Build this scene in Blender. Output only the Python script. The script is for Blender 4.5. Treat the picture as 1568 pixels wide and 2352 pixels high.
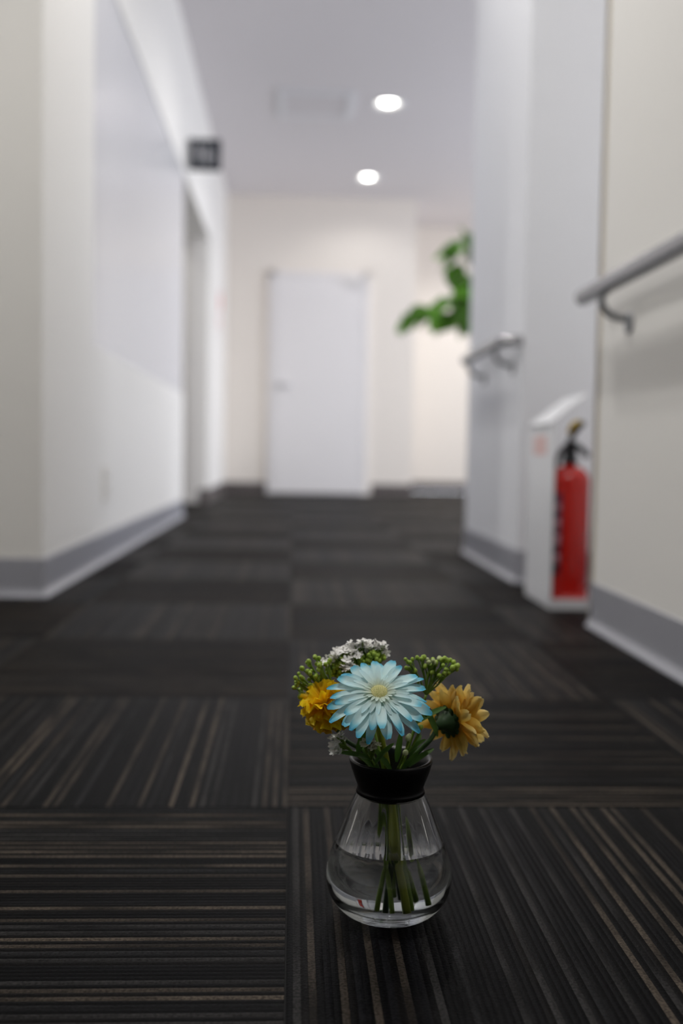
import bpy, bmesh, math, random
from mathutils import Vector, Matrix

random.seed(7)
scn = bpy.context.scene
for o in list(bpy.data.objects):
    bpy.data.objects.remove(o)
C = scn.collection
PI = math.pi
CEIL = 2.74

# ------------------------------------------------------------------ camera
cam_d = bpy.data.cameras.new('camera')
cam = bpy.data.objects.new('camera', cam_d)
C.objects.link(cam)
scn.camera = cam
YAW, PITCH, ROLL = math.radians(2.7336), math.radians(3.2109), 0.017
cam.matrix_world = (Matrix.Translation((0, 0, 0.38)) @ Matrix.Rotation(-YAW, 4, 'Z')
                    @ Matrix.Rotation(PI / 2 - PITCH, 4, 'X') @ Matrix.Rotation(ROLL, 4, 'Z'))
cam_d.sensor_fit = 'VERTICAL'
cam_d.sensor_height = 36.0
cam_d.sensor_width = 24.0
cam_d.lens = 36.0 * 2390 / 2352
cam_d.clip_start = 0.02
cam_d.dof.use_dof = True
cam_d.dof.focus_distance = 0.795
cam_d.dof.aperture_fstop = 2.95

# ------------------------------------------------------------------ world: overcast daylight, enters by the lobby window only
world = bpy.data.worlds.new('daylight')
scn.world = world
world.use_nodes = True
bg = world.node_tree.nodes['Background']
bg.inputs[0].default_value = (0.87, 0.905, 1.0, 1)
bg.inputs[1].default_value = 6.0
# portal in the window opening of the lobby (guides sampling of the sky, gives no light itself)
pl = bpy.data.lights.new('window_portal', 'AREA')
pl.shape = 'RECTANGLE'
pl.size = 4.0
pl.size_y = 2.0
pl.cycles.is_portal = True
po = bpy.data.objects.new('window_portal', pl)
po.location = (4.32, 7.0, 1.25)
po.rotation_euler = (PI / 2, 0, PI / 2)
C.objects.link(po)

scn.view_settings.view_transform = 'Standard'
scn.view_settings.look = 'None'
scn.view_settings.gamma = 1.0
scn.view_settings.use_curve_mapping = False
scn.view_settings.exposure = 0.10
cy = scn.cycles
cy.max_bounces = 14
cy.diffuse_bounces = 6
cy.glossy_bounces = 6
cy.transmission_bounces = 14
cy.transparent_max_bounces = 12
cy.blur_glossy = 0.6
cy.sample_clamp_indirect = 4.0
cy.use_denoising = True

# ------------------------------------------------------------------ materials
MATS = {}


def mat(name, color=(0.8, 0.8, 0.8), rough=0.6, metal=0.0, **kw):
    m = bpy.data.materials.new(name)
    m.use_nodes = True
    b = m.node_tree.nodes['Principled BSDF']
    b.inputs['Base Color'].default_value = (*color, 1)
    b.inputs['Roughness'].default_value = rough
    b.inputs['Metallic'].default_value = metal
    for k, v in kw.items():
        b.inputs[k.replace('_', ' ')].default_value = v
    MATS[name] = m
    return m


def nd(m, t, **kw):
    n = m.node_tree.nodes.new(t)
    for k, v in kw.items():
        setattr(n, k, v)
    return n


def lk(m, a, b):
    m.node_tree.links.new(a, b)


def bump_noise(m, scale, strength, dist=0.001, detail=3):
    b = m.node_tree.nodes['Principled BSDF']
    tc = nd(m, 'ShaderNodeTexCoord')
    n = nd(m, 'ShaderNodeTexNoise')
    n.inputs['Scale'].default_value = scale
    n.inputs['Detail'].default_value = detail
    bp = nd(m, 'ShaderNodeBump')
    bp.inputs['Strength'].default_value = strength
    bp.inputs['Distance'].default_value = dist
    lk(m, tc.outputs['Object'], n.inputs['Vector'])
    lk(m, n.outputs['Fac'], bp.inputs['Height'])
    lk(m, bp.outputs['Normal'], b.inputs['Normal'])


def mottle(m, c1, c2, scale, detail=3):
    b = m.node_tree.nodes['Principled BSDF']
    tc = nd(m, 'ShaderNodeTexCoord')
    n = nd(m, 'ShaderNodeTexNoise')
    n.inputs['Scale'].default_value = scale
    n.inputs['Detail'].default_value = detail
    r = nd(m, 'ShaderNodeValToRGB')
    r.color_ramp.elements[0].position = 0.3
    r.color_ramp.elements[1].position = 0.7
    r.color_ramp.elements[0].color = (*c1, 1)
    r.color_ramp.elements[1].color = (*c2, 1)
    lk(m, tc.outputs['Object'], n.inputs['Vector'])
    lk(m, n.outputs['Fac'], r.inputs['Fac'])
    lk(m, r.outputs['Color'], b.inputs['Base Color'])


mat('wall_paper', (0.86, 0.845, 0.815), 0.75)
bump_noise(MATS['wall_paper'], 260, 0.25, 0.0006)
mat('wall_gloss_panel', (0.72, 0.72, 0.745), 0.30, Coat_Weight=0.4, Coat_Roughness=0.2)
bump_noise(MATS['wall_gloss_panel'], 40, 0.03, 0.001)
mat('wall_warm', (0.845, 0.79, 0.725), 0.75)
bump_noise(MATS['wall_warm'], 260, 0.25, 0.0006)
mat('wall_cool', (0.81, 0.82, 0.855), 0.7)
bump_noise(MATS['wall_cool'], 260, 0.25, 0.0006)
mat('ceiling_paint', (0.78, 0.75, 0.765), 0.8)
bump_noise(MATS['ceiling_paint'], 220, 0.25, 0.0006)
mat('vinyl_base', (0.36, 0.365, 0.405), 0.30)
mat('vinyl_brown', (0.105, 0.09, 0.088), 0.4)
mat('corner_guard', (0.62, 0.55, 0.44), 0.45)
mat('door_paint', (0.84, 0.82, 0.82), 0.45)
mat('frame_paint', (0.80, 0.78, 0.76), 0.5)
mat('steel', (0.62, 0.62, 0.63), 0.28, 1.0)
mat('rail_metal', (0.42, 0.42, 0.43), 0.25, 0.85)
mat('bracket_metal', (0.30, 0.31, 0.32), 0.35, 0.7)
mat('white_metal', (0.82, 0.83, 0.86), 0.35)
mat('white_plastic', (0.80, 0.78, 0.74), 0.4)
mat('slot_dark', (0.05, 0.05, 0.05), 0.6)
mat('floor_base', (0.02, 0.02, 0.02), 0.9)
mat('ext_red', (0.62, 0.014, 0.008), 0.22, Coat_Weight=0.6, Coat_Roughness=0.08)
mat('ext_black', (0.018, 0.019, 0.022), 0.45)
mat('ext_yellow', (0.62, 0.42, 0.04), 0.5)
mat('ext_label', (0.10, 0.02, 0.06), 0.4)
mat('ext_label_light', (0.55, 0.30, 0.36), 0.45)
mat('mark_red', (0.78, 0.16, 0.15), 0.6)
mat('mark_pink', (0.82, 0.58, 0.56), 0.6)
mat('paper', (0.82, 0.78, 0.76), 0.7)
mat('sign_navy', (0.012, 0.018, 0.028), 0.6, Specular_IOR_Level=0.2)
mat('sign_white', (0.46, 0.46, 0.48), 0.5)
mat('reflector', (0.80, 0.80, 0.77), 0.4)
mat('lamp_glow', (1, 1, 1))
b = MATS['lamp_glow'].node_tree.nodes['Principled BSDF']
b.inputs['Emission Color'].default_value = (1.0, 0.98, 0.94, 1)
b.inputs['Emission Strength'].default_value = 14
mat('pot_ceramic', (0.75, 0.74, 0.72), 0.35)
mat('soil', (0.05, 0.035, 0.025), 0.95)
mat('plant_stem', (0.16, 0.13, 0.07), 0.7)
mat('collar_black', (0.004, 0.004, 0.005), 0.3, Specular_IOR_Level=0.3)
mat('glass', (0.87, 0.88, 0.89), 0.0, Transmission_Weight=1.0, IOR=1.38)
mat('water', (0.97, 0.99, 0.98), 0.0, Transmission_Weight=1.0, IOR=1.33)
mat('window_glass', (1, 1, 1), 0.0, Transmission_Weight=1.0, IOR=1.01)


def carpet():
    m = mat('carpet', rough=0.45, Specular_IOR_Level=0.025, Sheen_Weight=0.0, Sheen_Roughness=0.3)
    b = m.node_tree.nodes['Principled BSDF']
    b.inputs['Sheen Tint'].default_value = (0.8, 0.78, 0.85, 1)
    tc = nd(m, 'ShaderNodeTexCoord')
    sp = nd(m, 'ShaderNodeSeparateXYZ')
    lk(m, tc.outputs['Object'], sp.inputs[0])
    mul = nd(m, 'ShaderNodeMath', operation='MULTIPLY_ADD')
    mul.inputs[1].default_value = 180.0
    mul.inputs[2].default_value = 45.0
    lk(m, sp.outputs['X'], mul.inputs[0])
    fl = nd(m, 'ShaderNodeMath', operation='FLOOR')
    lk(m, mul.outputs[0], fl.inputs[0])
    oi = nd(m, 'ShaderNodeObjectInfo')
    rs = nd(m, 'ShaderNodeMath', operation='MULTIPLY')
    rs.inputs[1].default_value = 137.0
    lk(m, oi.outputs['Random'], rs.inputs[0])
    cb = nd(m, 'ShaderNodeCombineXYZ')
    lk(m, fl.outputs[0], cb.inputs['X'])
    lk(m, rs.outputs[0], cb.inputs['Y'])
    wn = nd(m, 'ShaderNodeTexWhiteNoise', noise_dimensions='2D')
    lk(m, cb.outputs[0], wn.inputs['Vector'])
    rp = nd(m, 'ShaderNodeValToRGB')
    cr = rp.color_ramp
    cr.interpolation = 'CONSTANT'
    cr.elements[0].position = 0.0
    cr.elements[0].color = (0.0015, 0.0015, 0.002, 1)
    cr.elements[1].position = 0.20
    cr.elements[1].color = (0.005, 0.005, 0.006, 1)
    for p, c in ((0.36, (0.038, 0.031, 0.025, 1)), (0.56, (0.014, 0.014, 0.015, 1)),
                 (0.66, (0.023, 0.022, 0.022, 1)), (0.84, (0.064, 0.052, 0.041, 1))):
        e = cr.elements.new(p)
        e.color = c
    lk(m, wn.outputs['Value'], rp.inputs['Fac'])
    # yarn surfaces and dives along its own length
    ym = nd(m, 'ShaderNodeMath', operation='MULTIPLY')
    ym.inputs[1].default_value = 9.0
    lk(m, sp.outputs['Y'], ym.inputs[0])
    xm = nd(m, 'ShaderNodeMath', operation='MULTIPLY')
    xm.inputs[1].default_value = 7.31
    lk(m, fl.outputs[0], xm.inputs[0])
    c2 = nd(m, 'ShaderNodeCombineXYZ')
    lk(m, xm.outputs[0], c2.inputs['X'])
    lk(m, ym.outputs[0], c2.inputs['Y'])
    lk(m, rs.outputs[0], c2.inputs['Z'])
    n2 = nd(m, 'ShaderNodeTexNoise')
    n2.inputs['Scale'].default_value = 1.0
    n2.inputs['Detail'].default_value = 4
    lk(m, c2.outputs[0], n2.inputs['Vector'])
    r2 = nd(m, 'ShaderNodeMapRange')
    r2.inputs['From Min'].default_value = 0.36
    r2.inputs['From Max'].default_value = 0.58
    r2.inputs['To Min'].default_value = 0.25
    lk(m, n2.outputs['Fac'], r2.inputs['Value'])
    mx = nd(m, 'ShaderNodeMix', data_type='RGBA')
    mx.inputs[6].default_value = (0.0018, 0.0018, 0.0022, 1)
    # every second rib is plain black yarn
    md = nd(m, 'ShaderNodeMath', operation='PINGPONG')
    md.inputs[1].default_value = 1.0
    lk(m, fl.outputs[0], md.inputs[0])
    mk = nd(m, 'ShaderNodeMapRange')
    mk.inputs['To Min'].default_value = 0.06
    lk(m, md.outputs[0], mk.inputs['Value'])
    mm = nd(m, 'ShaderNodeMath', operation='MULTIPLY')
    lk(m, mk.outputs[0], mm.inputs[0])
    lk(m, r2.outputs[0], mm.inputs[1])
    lk(m, mm.outputs[0], mx.inputs[0])
    lk(m, rp.outputs['Color'], mx.inputs[7])
    # loops
    n3 = nd(m, 'ShaderNodeTexNoise')
    n3.inputs['Scale'].default_value = 420
    n3.inputs['Detail'].default_value = 2
    lk(m, tc.outputs['Object'], n3.inputs['Vector'])
    r3 = nd(m, 'ShaderNodeMapRange')
    r3.inputs['From Min'].default_value = 0.35
    r3.inputs['From Max'].default_value = 0.65
    r3.inputs['To Min'].default_value = 0.45
    r3.inputs['To Max'].default_value = 1.5
    lk(m, n3.outputs['Fac'], r3.inputs['Value'])
    ml = nd(m, 'ShaderNodeMix', data_type='RGBA', blend_type='MULTIPLY')
    ml.inputs[0].default_value = 1.0
    lk(m, mx.outputs[2], ml.inputs[6])
    lk(m, r3.outputs[0], ml.inputs[7])
    lk(m, ml.outputs[2], b.inputs['Base Color'])
    bp = nd(m, 'ShaderNodeBump')
    bp.inputs['Strength'].default_value = 0.3
    bp.inputs['Distance'].default_value = 0.0015
    lk(m, n3.outputs['Fac'], bp.inputs['Height'])
    lk(m, bp.outputs['Normal'], b.inputs['Normal'])


carpet()


def leafy(name, ramp, axis='X', length=1.0, trans=0.3, rough=0.5, edge=None, vary=0.0, start=0.0):
    """colour that runs along a petal or leaf (local axis), part of the light passes through"""
    m = mat(name, rough=rough, Specular_IOR_Level=0.25)
    b = m.node_tree.nodes['Principled BSDF']
    out = m.node_tree.nodes['Material Output']
    tc = nd(m, 'ShaderNodeTexCoord')
    sp = nd(m, 'ShaderNodeSeparateXYZ')
    lk(m, tc.outputs['Object'], sp.inputs[0])
    mr = nd(m, 'ShaderNodeMapRange')
    mr.inputs['From Min'].default_value = start
    mr.inputs['From Max'].default_value = length
    lk(m, sp.outputs[axis], mr.inputs['Value'])
    nz = nd(m, 'ShaderNodeTexNoise')
    nz.inputs['Scale'].default_value = 3.0 / max(length, 1e-4)
    lk(m, tc.outputs['Object'], nz.inputs['Vector'])
    ad = nd(m, 'ShaderNodeMath', operation='MULTIPLY_ADD')
    ad.inputs[1].default_value = 0.18
    lk(m, nz.outputs['Fac'], ad.inputs[0])
    sb = nd(m, 'ShaderNodeMath', operation='SUBTRACT')
    sb.inputs[1].default_value = 0.09
    lk(m, mr.outputs[0], sb.inputs[0])
    lk(m, sb.outputs[0], ad.inputs[2])
    rp = nd(m, 'ShaderNodeValToRGB')
    for i, (p, c) in enumerate(ramp):
        if i < 2:
            e = rp.color_ramp.elements[i]
            e.position = p
        else:
            e = rp.color_ramp.elements.new(p)
        e.color = (*c, 1)
    lk(m, ad.outputs[0], rp.inputs['Fac'])
    col = rp.outputs['Color']
    if edge:
        w, ec = edge
        ab = nd(m, 'ShaderNodeMath', operation='ABSOLUTE')
        lk(m, sp.outputs['Y'], ab.inputs[0])
        er = nd(m, 'ShaderNodeMapRange')
        er.inputs['From Min'].default_value = w * 0.55
        er.inputs['From Max'].default_value = w
        er.inputs['To Max'].default_value = 0.4
        lk(m, ab.outputs[0], er.inputs['Value'])
        em = nd(m, 'ShaderNodeMath', operation='MULTIPLY')
        lk(m, er.outputs[0], em.inputs[0])
        lk(m, mr.outputs[0], em.inputs[1])
        mx = nd(m, 'ShaderNodeMix', data_type='RGBA')
        lk(m, em.outputs[0], mx.inputs[0])
        lk(m, col, mx.inputs[6])
        mx.inputs[7].default_value = (*ec, 1)
        col = mx.outputs[2]
    if vary:
        oi = nd(m, 'ShaderNodeObjectInfo')
        hv = nd(m, 'ShaderNodeHueSaturation')
        vr = nd(m, 'ShaderNodeMapRange')
        vr.inputs['To Min'].default_value = 1 - vary
        vr.inputs['To Max'].default_value = 1 + vary
        lk(m, oi.outputs['Random'], vr.inputs['Value'])
        lk(m, vr.outputs[0], hv.inputs['Value'])
        lk(m, col, hv.inputs['Color'])
        col = hv.outputs[0]
    lk(m, col, b.inputs['Base Color'])
    t = nd(m, 'ShaderNodeBsdfTranslucent')
    lk(m, col, t.inputs['Color'])
    ms = nd(m, 'ShaderNodeMixShader')
    ms.inputs[0].default_value = trans
    lk(m, b.outputs[0], ms.inputs[1])
    lk(m, t.outputs[0], ms.inputs[2])
    lk(m, ms.outputs[0], out.inputs['Surface'])
    return m


leafy('gerbera_petal', [(0.0, (0.60, 0.80, 0.76)), (0.45, (0.72, 0.89, 0.88)), (0.76, (0.60, 0.85, 0.88)), (0.90, (0.20, 0.60, 0.74)), (1.0, (0.04, 0.38, 0.62))],
      length=0.038, trans=0.22, edge=(0.0050, (0.08, 0.42, 0.62)), vary=0.08)
leafy('gerbera_inner', [(0.0, (0.62, 0.68, 0.50)), (0.5, (0.60, 0.76, 0.74)), (1.0, (0.50, 0.74, 0.80))], length=0.020, trans=0.25, vary=0.08)
leafy('mum_petal', [(0.0, (0.58, 0.26, 0.015)), (0.40, (0.84, 0.53, 0.06)), (0.70, (0.93, 0.70, 0.20)), (1.0, (0.95, 0.80, 0.38))], length=0.033, trans=0.35, vary=0.14)
leafy('carnation_petal', [(0.0, (0.55, 0.26, 0.005)), (0.5, (0.90, 0.54, 0.008)), (1.0, (0.98, 0.76, 0.02))], length=0.019, trans=0.3, vary=0.15)
leafy('carnation_outer', [(0.0, (0.40, 0.17, 0.004)), (0.6, (0.62, 0.31, 0.006)), (1.0, (0.74, 0.42, 0.01))], length=0.019, trans=0.25, vary=0.12)  # shade of the flower's underside put into a darker petal colour
leafy('plant_leaf', [(0.0, (0.14, 0.36, 0.03)), (0.5, (0.10, 0.28, 0.025)), (1.0, (0.16, 0.38, 0.03))], length=0.14, trans=0.35, rough=0.35, vary=0.55)
leafy('sprig_leaf', [(0.0, (0.05, 0.12, 0.02)), (1.0, (0.09, 0.19, 0.03))], length=0.03, trans=0.3, vary=0.2)
mat('disc_yellow', (0.62, 0.62, 0.26), 0.7)
mottle(MATS['disc_yellow'], (0.46, 0.48, 0.16), (0.74, 0.70, 0.36), 900)
mat('stem_green', (0.17, 0.28, 0.03), 0.45)
mat('stem_bright', (0.30, 0.36, 0.03), 0.4)
mat('stem_dark', (0.035, 0.085, 0.02), 0.5)
mat('calyx_green', (0.022, 0.060, 0.015), 0.55)
mat('bud_green', (0.26, 0.40, 0.05), 0.5)
mottle(MATS['bud_green'], (0.24, 0.38, 0.03), (0.42, 0.56, 0.08), 300)
mat('bud_pale', (0.50, 0.56, 0.28), 0.5)
mat('floret_white', (0.90, 0.89, 0.86), 0.6)
mat('floret_cream', (0.62, 0.60, 0.46), 0.6)

# ------------------------------------------------------------------ mesh helpers


def box_vf(x0, x1, y0, y1, z0, z1, vs, fs):
    n = len(vs)
    vs += [(x0, y0, z0), (x1, y0, z0), (x1, y1, z0), (x0, y1, z0), (x0, y0, z1), (x1, y0, z1), (x1, y1, z1), (x0, y1, z1)]
    fs += [tuple(n + i for i in q) for q in ((0, 3, 2, 1), (4, 5, 6, 7), (0, 1, 5, 4), (1, 2, 6, 5), (2, 3, 7, 6), (3, 0, 4, 7))]


def boxes(lst):
    vs, fs = [], []
    for bx in lst:
        box_vf(*bx, vs, fs)
    return vs, fs


def lathe(profile, seg=48, cx=0, cyy=0, closed=False, rip=None):
    vs, fs = [], []
    for k, (r, z) in enumerate(profile):
        for i in range(seg):
            a = 2 * PI * i / seg
            rr = r + (rip(k, a) if rip else 0)
            vs.append((cx + rr * math.cos(a), cyy + rr * math.sin(a), z))
    n = len(profile)
    rng = n if closed else n - 1
    for k in range(rng):
        k2 = (k + 1) % n
        for i in range(seg):
            j = (i + 1) % seg
            fs.append((k * seg + i, k * seg + j, k2 * seg + j, k2 * seg + i))
    if not closed:
        if profile[0][0] > 1e-6:
            fs.append(tuple(reversed(range(seg))))
        if profile[-1][0] > 1e-6:
            fs.append(tuple((n - 1) * seg + i for i in range(seg)))
    return vs, fs


def smooth_path(pts, n=6):
    P = [Vector(p) for p in pts]
    if len(P) < 3:
        return P
    out = []
    for i in range(len(P) - 1):
        p0, p1, p2, p3 = P[max(i - 1, 0)], P[i], P[i + 1], P[min(i + 2, len(P) - 1)]
        for k in range(n):
            t = k / n
            out.append(0.5 * ((2 * p1) + (p2 - p0) * t + (2 * p0 - 5 * p1 + 4 * p2 - p3) * t * t + (3 * p1 - p0 - 3 * p2 + p3) * t ** 3))
    out.append(P[-1])
    return out


def tube(pts, r, seg=8, r2=None, smooth=True, n=6):
    P = smooth_path(pts, n) if smooth else [Vector(p) for p in pts]
    vs, fs = [], []
    up = Vector((0.13, 0.31, 0.94)).normalized()
    for i, p in enumerate(P):
        d = (P[min(i + 1, len(P) - 1)] - P[max(i - 1, 0)]).normalized()
        a = d.cross(up)
        if a.length < 1e-3:
            a = d.cross(Vector((1, 0, 0)))
        a.normalize()
        bb = a.cross(d).normalized()
        rr = r if r2 is None else r + (r2 - r) * i / (len(P) - 1)
        for k in range(seg):
            t = 2 * PI * k / seg
            vs.append(tuple(p + a * (rr * math.cos(t)) + bb * (rr * math.sin(t))))
    for i in range(len(P) - 1):
        for k in range(seg):
            j = (k + 1) % seg
            fs.append((i * seg + k, i * seg + j, (i + 1) * seg + j, (i + 1) * seg + k))
    fs.append(tuple(range(seg))[::-1])
    fs.append(tuple((len(P) - 1) * seg + k for k in range(seg)))
    return vs, fs


def join(*vfs):
    vs, fs = [], []
    for v, f in vfs:
        n = len(vs)
        vs += list(v)
        fs += [tuple(i + n for i in q) for q in f]
    return vs, fs


def mesh(name, vf, m, smooth=False, bevel=0):
    me = bpy.data.meshes.new(name)
    me.from_pydata([tuple(v) for v in vf[0]], [], vf[1])
    bm = bmesh.new()
    bm.from_mesh(me)
    bmesh.ops.recalc_face_normals(bm, faces=bm.faces)
    if bevel:
        bmesh.ops.bevel(bm, geom=list(bm.edges), offset=bevel, segments=2, affect='EDGES', profile=0.6)
    bm.to_mesh(me)
    bm.free()
    if smooth:
        for p in me.polygons:
            p.use_smooth = True
    me.materials.append(MATS[m])
    return me


ORG = {}


def link(name, me, parent=None, M=None):
    o = bpy.data.objects.new(name, me)
    C.objects.link(o)
    if parent is not None:
        o.parent = parent
    if M is not None:
        o.matrix_basis = (Matrix.Translation(-ORG[parent]) @ M) if parent is not None and parent in ORG else M
    return o


def part(name, vf, m, parent, smooth=False, bevel=0):
    """mesh given in world coordinates, hung under its thing"""
    org = ORG.get(parent, Vector((0, 0, 0)))
    me = mesh(name, ([tuple(Vector(v) - org) for v in vf[0]], vf[1]), m, smooth, bevel)
    o = bpy.data.objects.new(name, me)
    C.objects.link(o)
    o.parent = parent
    ORG[o] = org.copy()
    return o


def thing(name, loc, label, cat, group=None):
    o = bpy.data.objects.new(name, None)
    o.empty_display_size = 0.05
    C.objects.link(o)
    o.location = loc
    o['label'] = label
    o['category'] = cat
    if group:
        o['group'] = group
    ORG[o] = Vector(loc)
    return o


def struct(name, vf, m, bevel=0, smooth=False):
    o = link(name, mesh(name, vf, m, smooth, bevel))
    o['kind'] = 'structure'
    ORG[o] = Vector((0, 0, 0))
    return o


# ------------------------------------------------------------------ room shell
XL, XR = -0.635, 0.68
TOP = 2.98
floor = struct('floor', boxes([(-3.6, 4.3, -6.1, 11.0, -0.06, -0.006)]), 'floor_base')

wall_left = struct('wall_left', boxes([
    (-0.90, XL, 2.68, 3.35, 0, TOP),
    (-0.90, XL, 3.35, 6.08, 0, 0.71),
    (-0.90, XL, 3.35, 9.75, 1.95, TOP),
    (-0.90, XL, 7.79, 9.75, 0, 1.95)]), 'wall_paper')
part('panel', boxes([(-0.90, XL - 0.006, 3.35, 6.08, 0.71, 1.95)]), 'wall_gloss_panel', wall_left)
struct('wall_side_passage', boxes([
    (-2.3, -0.90, 5.9, 6.08, 0, TOP), (-2.3, -0.90, 7.79, 7.95, 0, TOP), (-2.3, -2.2, 6.08, 7.79, 0, TOP)]), 'wall_paper')
struct('wall_right', boxes([
    (XR, 1.0, -6.0, 2.32, 0, TOP)]), 'wall_paper')
struct('wall_right_far', boxes([(0.95, 1.0, 2.32, 3.08, 0, TOP), (XR, 1.0, 3.08, 4.05, 0, TOP)]), 'wall_cool')
struct('wall_lobby_near', boxes([(1.0, 4.3, 3.95, 4.05, 0, TOP)]), 'wall_paper')
WY0, WY1, WZ0, WZ1 = 5.0, 9.0, 0.25, 2.25
struct('wall_lobby_right', boxes([
    (4.2, 4.3, 4.05, WY0, 0, TOP), (4.2, 4.3, WY1, 11.0, 0, TOP), (4.2, 4.3, WY0, WY1, 0, WZ0), (4.2, 4.3, WY0, WY1, WZ1, TOP)]), 'wall_paper')
struct('wall_far', boxes([(-0.90, 1.12, 9.75, 9.85, 0, TOP), (1.02, 1.12, 9.85, 10.9, 0, TOP)]), 'wall_warm')
struct('wall_lobby_far', boxes([(1.02, 4.2, 10.9, 11.0, 0, TOP)]), 'wall_warm')
struct('wall_back', boxes([(-3.6, 1.0, -6.1, -6.0, 0, TOP)]), 'wall_paper')
# the open area to the left of the camera
struct('wall_near_left', boxes([(-3.6, -0.90, 2.68, 2.78, 0, TOP), (-3.6, -3.5, -6.0, 2.68, 0, TOP)]), 'wall_paper')
# window of the lobby, out of the frame, lets the daylight in
win = struct('window_1', boxes([
    (4.21, 4.29, WY0, WY0 + 0.05, WZ0, WZ1), (4.21, 4.29, WY1 - 0.05, WY1, WZ0, WZ1),
    (4.21, 4.29, WY0, WY1, WZ0, WZ0 + 0.05), (4.21, 4.29, WY0, WY1, WZ1 - 0.05, WZ1), (4.21, 4.29, 6.98, 7.02, WZ0, WZ1)]), 'frame_paint')

# ceiling with round openings for the downlights (square cut-outs under the trim rings)
LIGHTS = [(0.61, 7.15), (0.61, 9.04), (0.61, 5.27), (-0.20, 1.95), (0.0, 2.75), 
          (2.4, 7.15), (2.4, 9.6), (-1.5, 6.95), (-2.2, 1.85), (-0.12, 0.55)]  # last three are unseen fill lamps, added for passage, low walls and flowers
WATTS = [18, 8, 27, 8, 42, 35, 66, 14, 66, 72]
HS = 0.079


def ceiling_vf():
    xs, ys = sorted({-3.6, 4.3} | {x + s * HS for x, y in LIGHTS for s in (-1, 1)}), sorted({-6.1, 11.0} | {y + s * HS for x, y in LIGHTS for s in (-1, 1)})
    vs, fs = [], []
    idx = {}
    for i, x in enumerate(xs):
        for j, y in enumerate(ys):
            idx[i, j] = len(vs)
            vs.append((x, y, CEIL))
    for i in range(len(xs) - 1):
        for j in range(len(ys) - 1):
            mx, my = (xs[i] + xs[i + 1]) / 2, (ys[j] + ys[j + 1]) / 2
            if any(abs(mx - x) < HS and abs(my - y) < HS for x, y in LIGHTS):
                continue
            fs.append((idx[i, j], idx[i, j + 1], idx[i + 1, j + 1], idx[i + 1, j]))
    box_vf(-3.6, 4.3, -6.1, 11.0, 2.92, 2.99, vs, fs)
    return vs, fs


struct('ceiling', ceiling_vf(), 'ceiling_paint')

# ------------------------------------------------------------------ baseboards: vinyl cove base with a curved toe


def cove(p0, p1, nx, ny, z1=0.10, e0=0.0, e1=0.0):
    """profile swept from p0 to p1; (nx,ny) points into the room; e0/e1 mitre the ends outwards"""
    prof = [(0, 0), (0.014, 0), (0.013, 0.0035), (0.008, 0.009), (0.0045, 0.018), (0.0035, 0.03), (0.0035, z1 - 0.002), (0.002, z1), (0, z1)]
    dx, dy = p1[0] - p0[0], p1[1] - p0[1]
    L = math.hypot(dx, dy)
    dx, dy = dx / L, dy / L
    vs, fs = [], []
    for q, e, s in ((p0, e0, -1), (p1, e1, 1)):
        for t, z in prof:
            vs.append((q[0] + nx * t + dx * s * e * t, q[1] + ny * t + dy * s * e * t, z))
    n = len(prof)
    for i in range(n):
        j = (i + 1) % n
        fs.append((i, j, n + j, n + i))
    fs.append(tuple(range(n)))
    fs.append(tuple(range(2 * n - 1, n - 1, -1)))
    return vs, fs


struct('baseboard_left', join(cove((XL, 2.68), (XL, 6.08), 1, 0, e0=1), cove((-3.5, 2.68), (XL, 2.68), 0, -1, e1=1, e0=-1)), 'vinyl_base')
struct('baseboard_left_far', join(cove((XL, 7.79), (XL, 9.75), 1, 0, e0=1, e1=-1), cove((-0.70, 7.79), (XL, 7.79), 0, -1, e1=1)), 'vinyl_brown')
struct('baseboard_right', cove((XR, -5.9), (XR, 2.31), -1, 0), 'vinyl_base')
struct('baseboard_right_far', cove((XR, 3.08), (XR, 4.05), -1, 0, e0=0), 'vinyl_base')
struct('baseboard_recess', join(cove((0.68, 3.08), (0.95, 3.08), 0, -1, e1=-1), cove((0.95, 2.32), (0.95, 3.08), -1, 0, e1=-1)), 'vinyl_base')
struct('baseboard_far', join(cove((XL, 9.75), (-0.245, 9.75), 0, -1, e0=-1), cove((0.735, 9.75), (1.12, 9.75), 0, -1, e1=1)), 'vinyl_brown')
struct('baseboard_lobby', cove((1.12, 10.9), (4.2, 10.9), 0, -1), 'vinyl_brown')
# corner guards
struct('trim_1', boxes([(XR - 0.003, XR + 0.02, 2.31, 2.323, 0, 2.2), (XR - 0.003, XR, 2.30, 2.32, 0, 2.2)]), 'corner_guard')
# trim of a doorway in the lobby's far wall
struct('trim_2', boxes([(1.92, 2.02, 10.86, 10.9, 0, 2.0), (2.85, 2.95, 10.86, 10.9, 0, 2.0), (1.92, 2.95, 10.86, 10.9, 2.0, 2.08)]), 'frame_paint', bevel=0.004)
# frame post of the side passage
struct('trim_3', boxes([(-0.80, -0.70, 7.755, 7.79, 0, 1.95)]), 'frame_paint', bevel=0.004)

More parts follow.
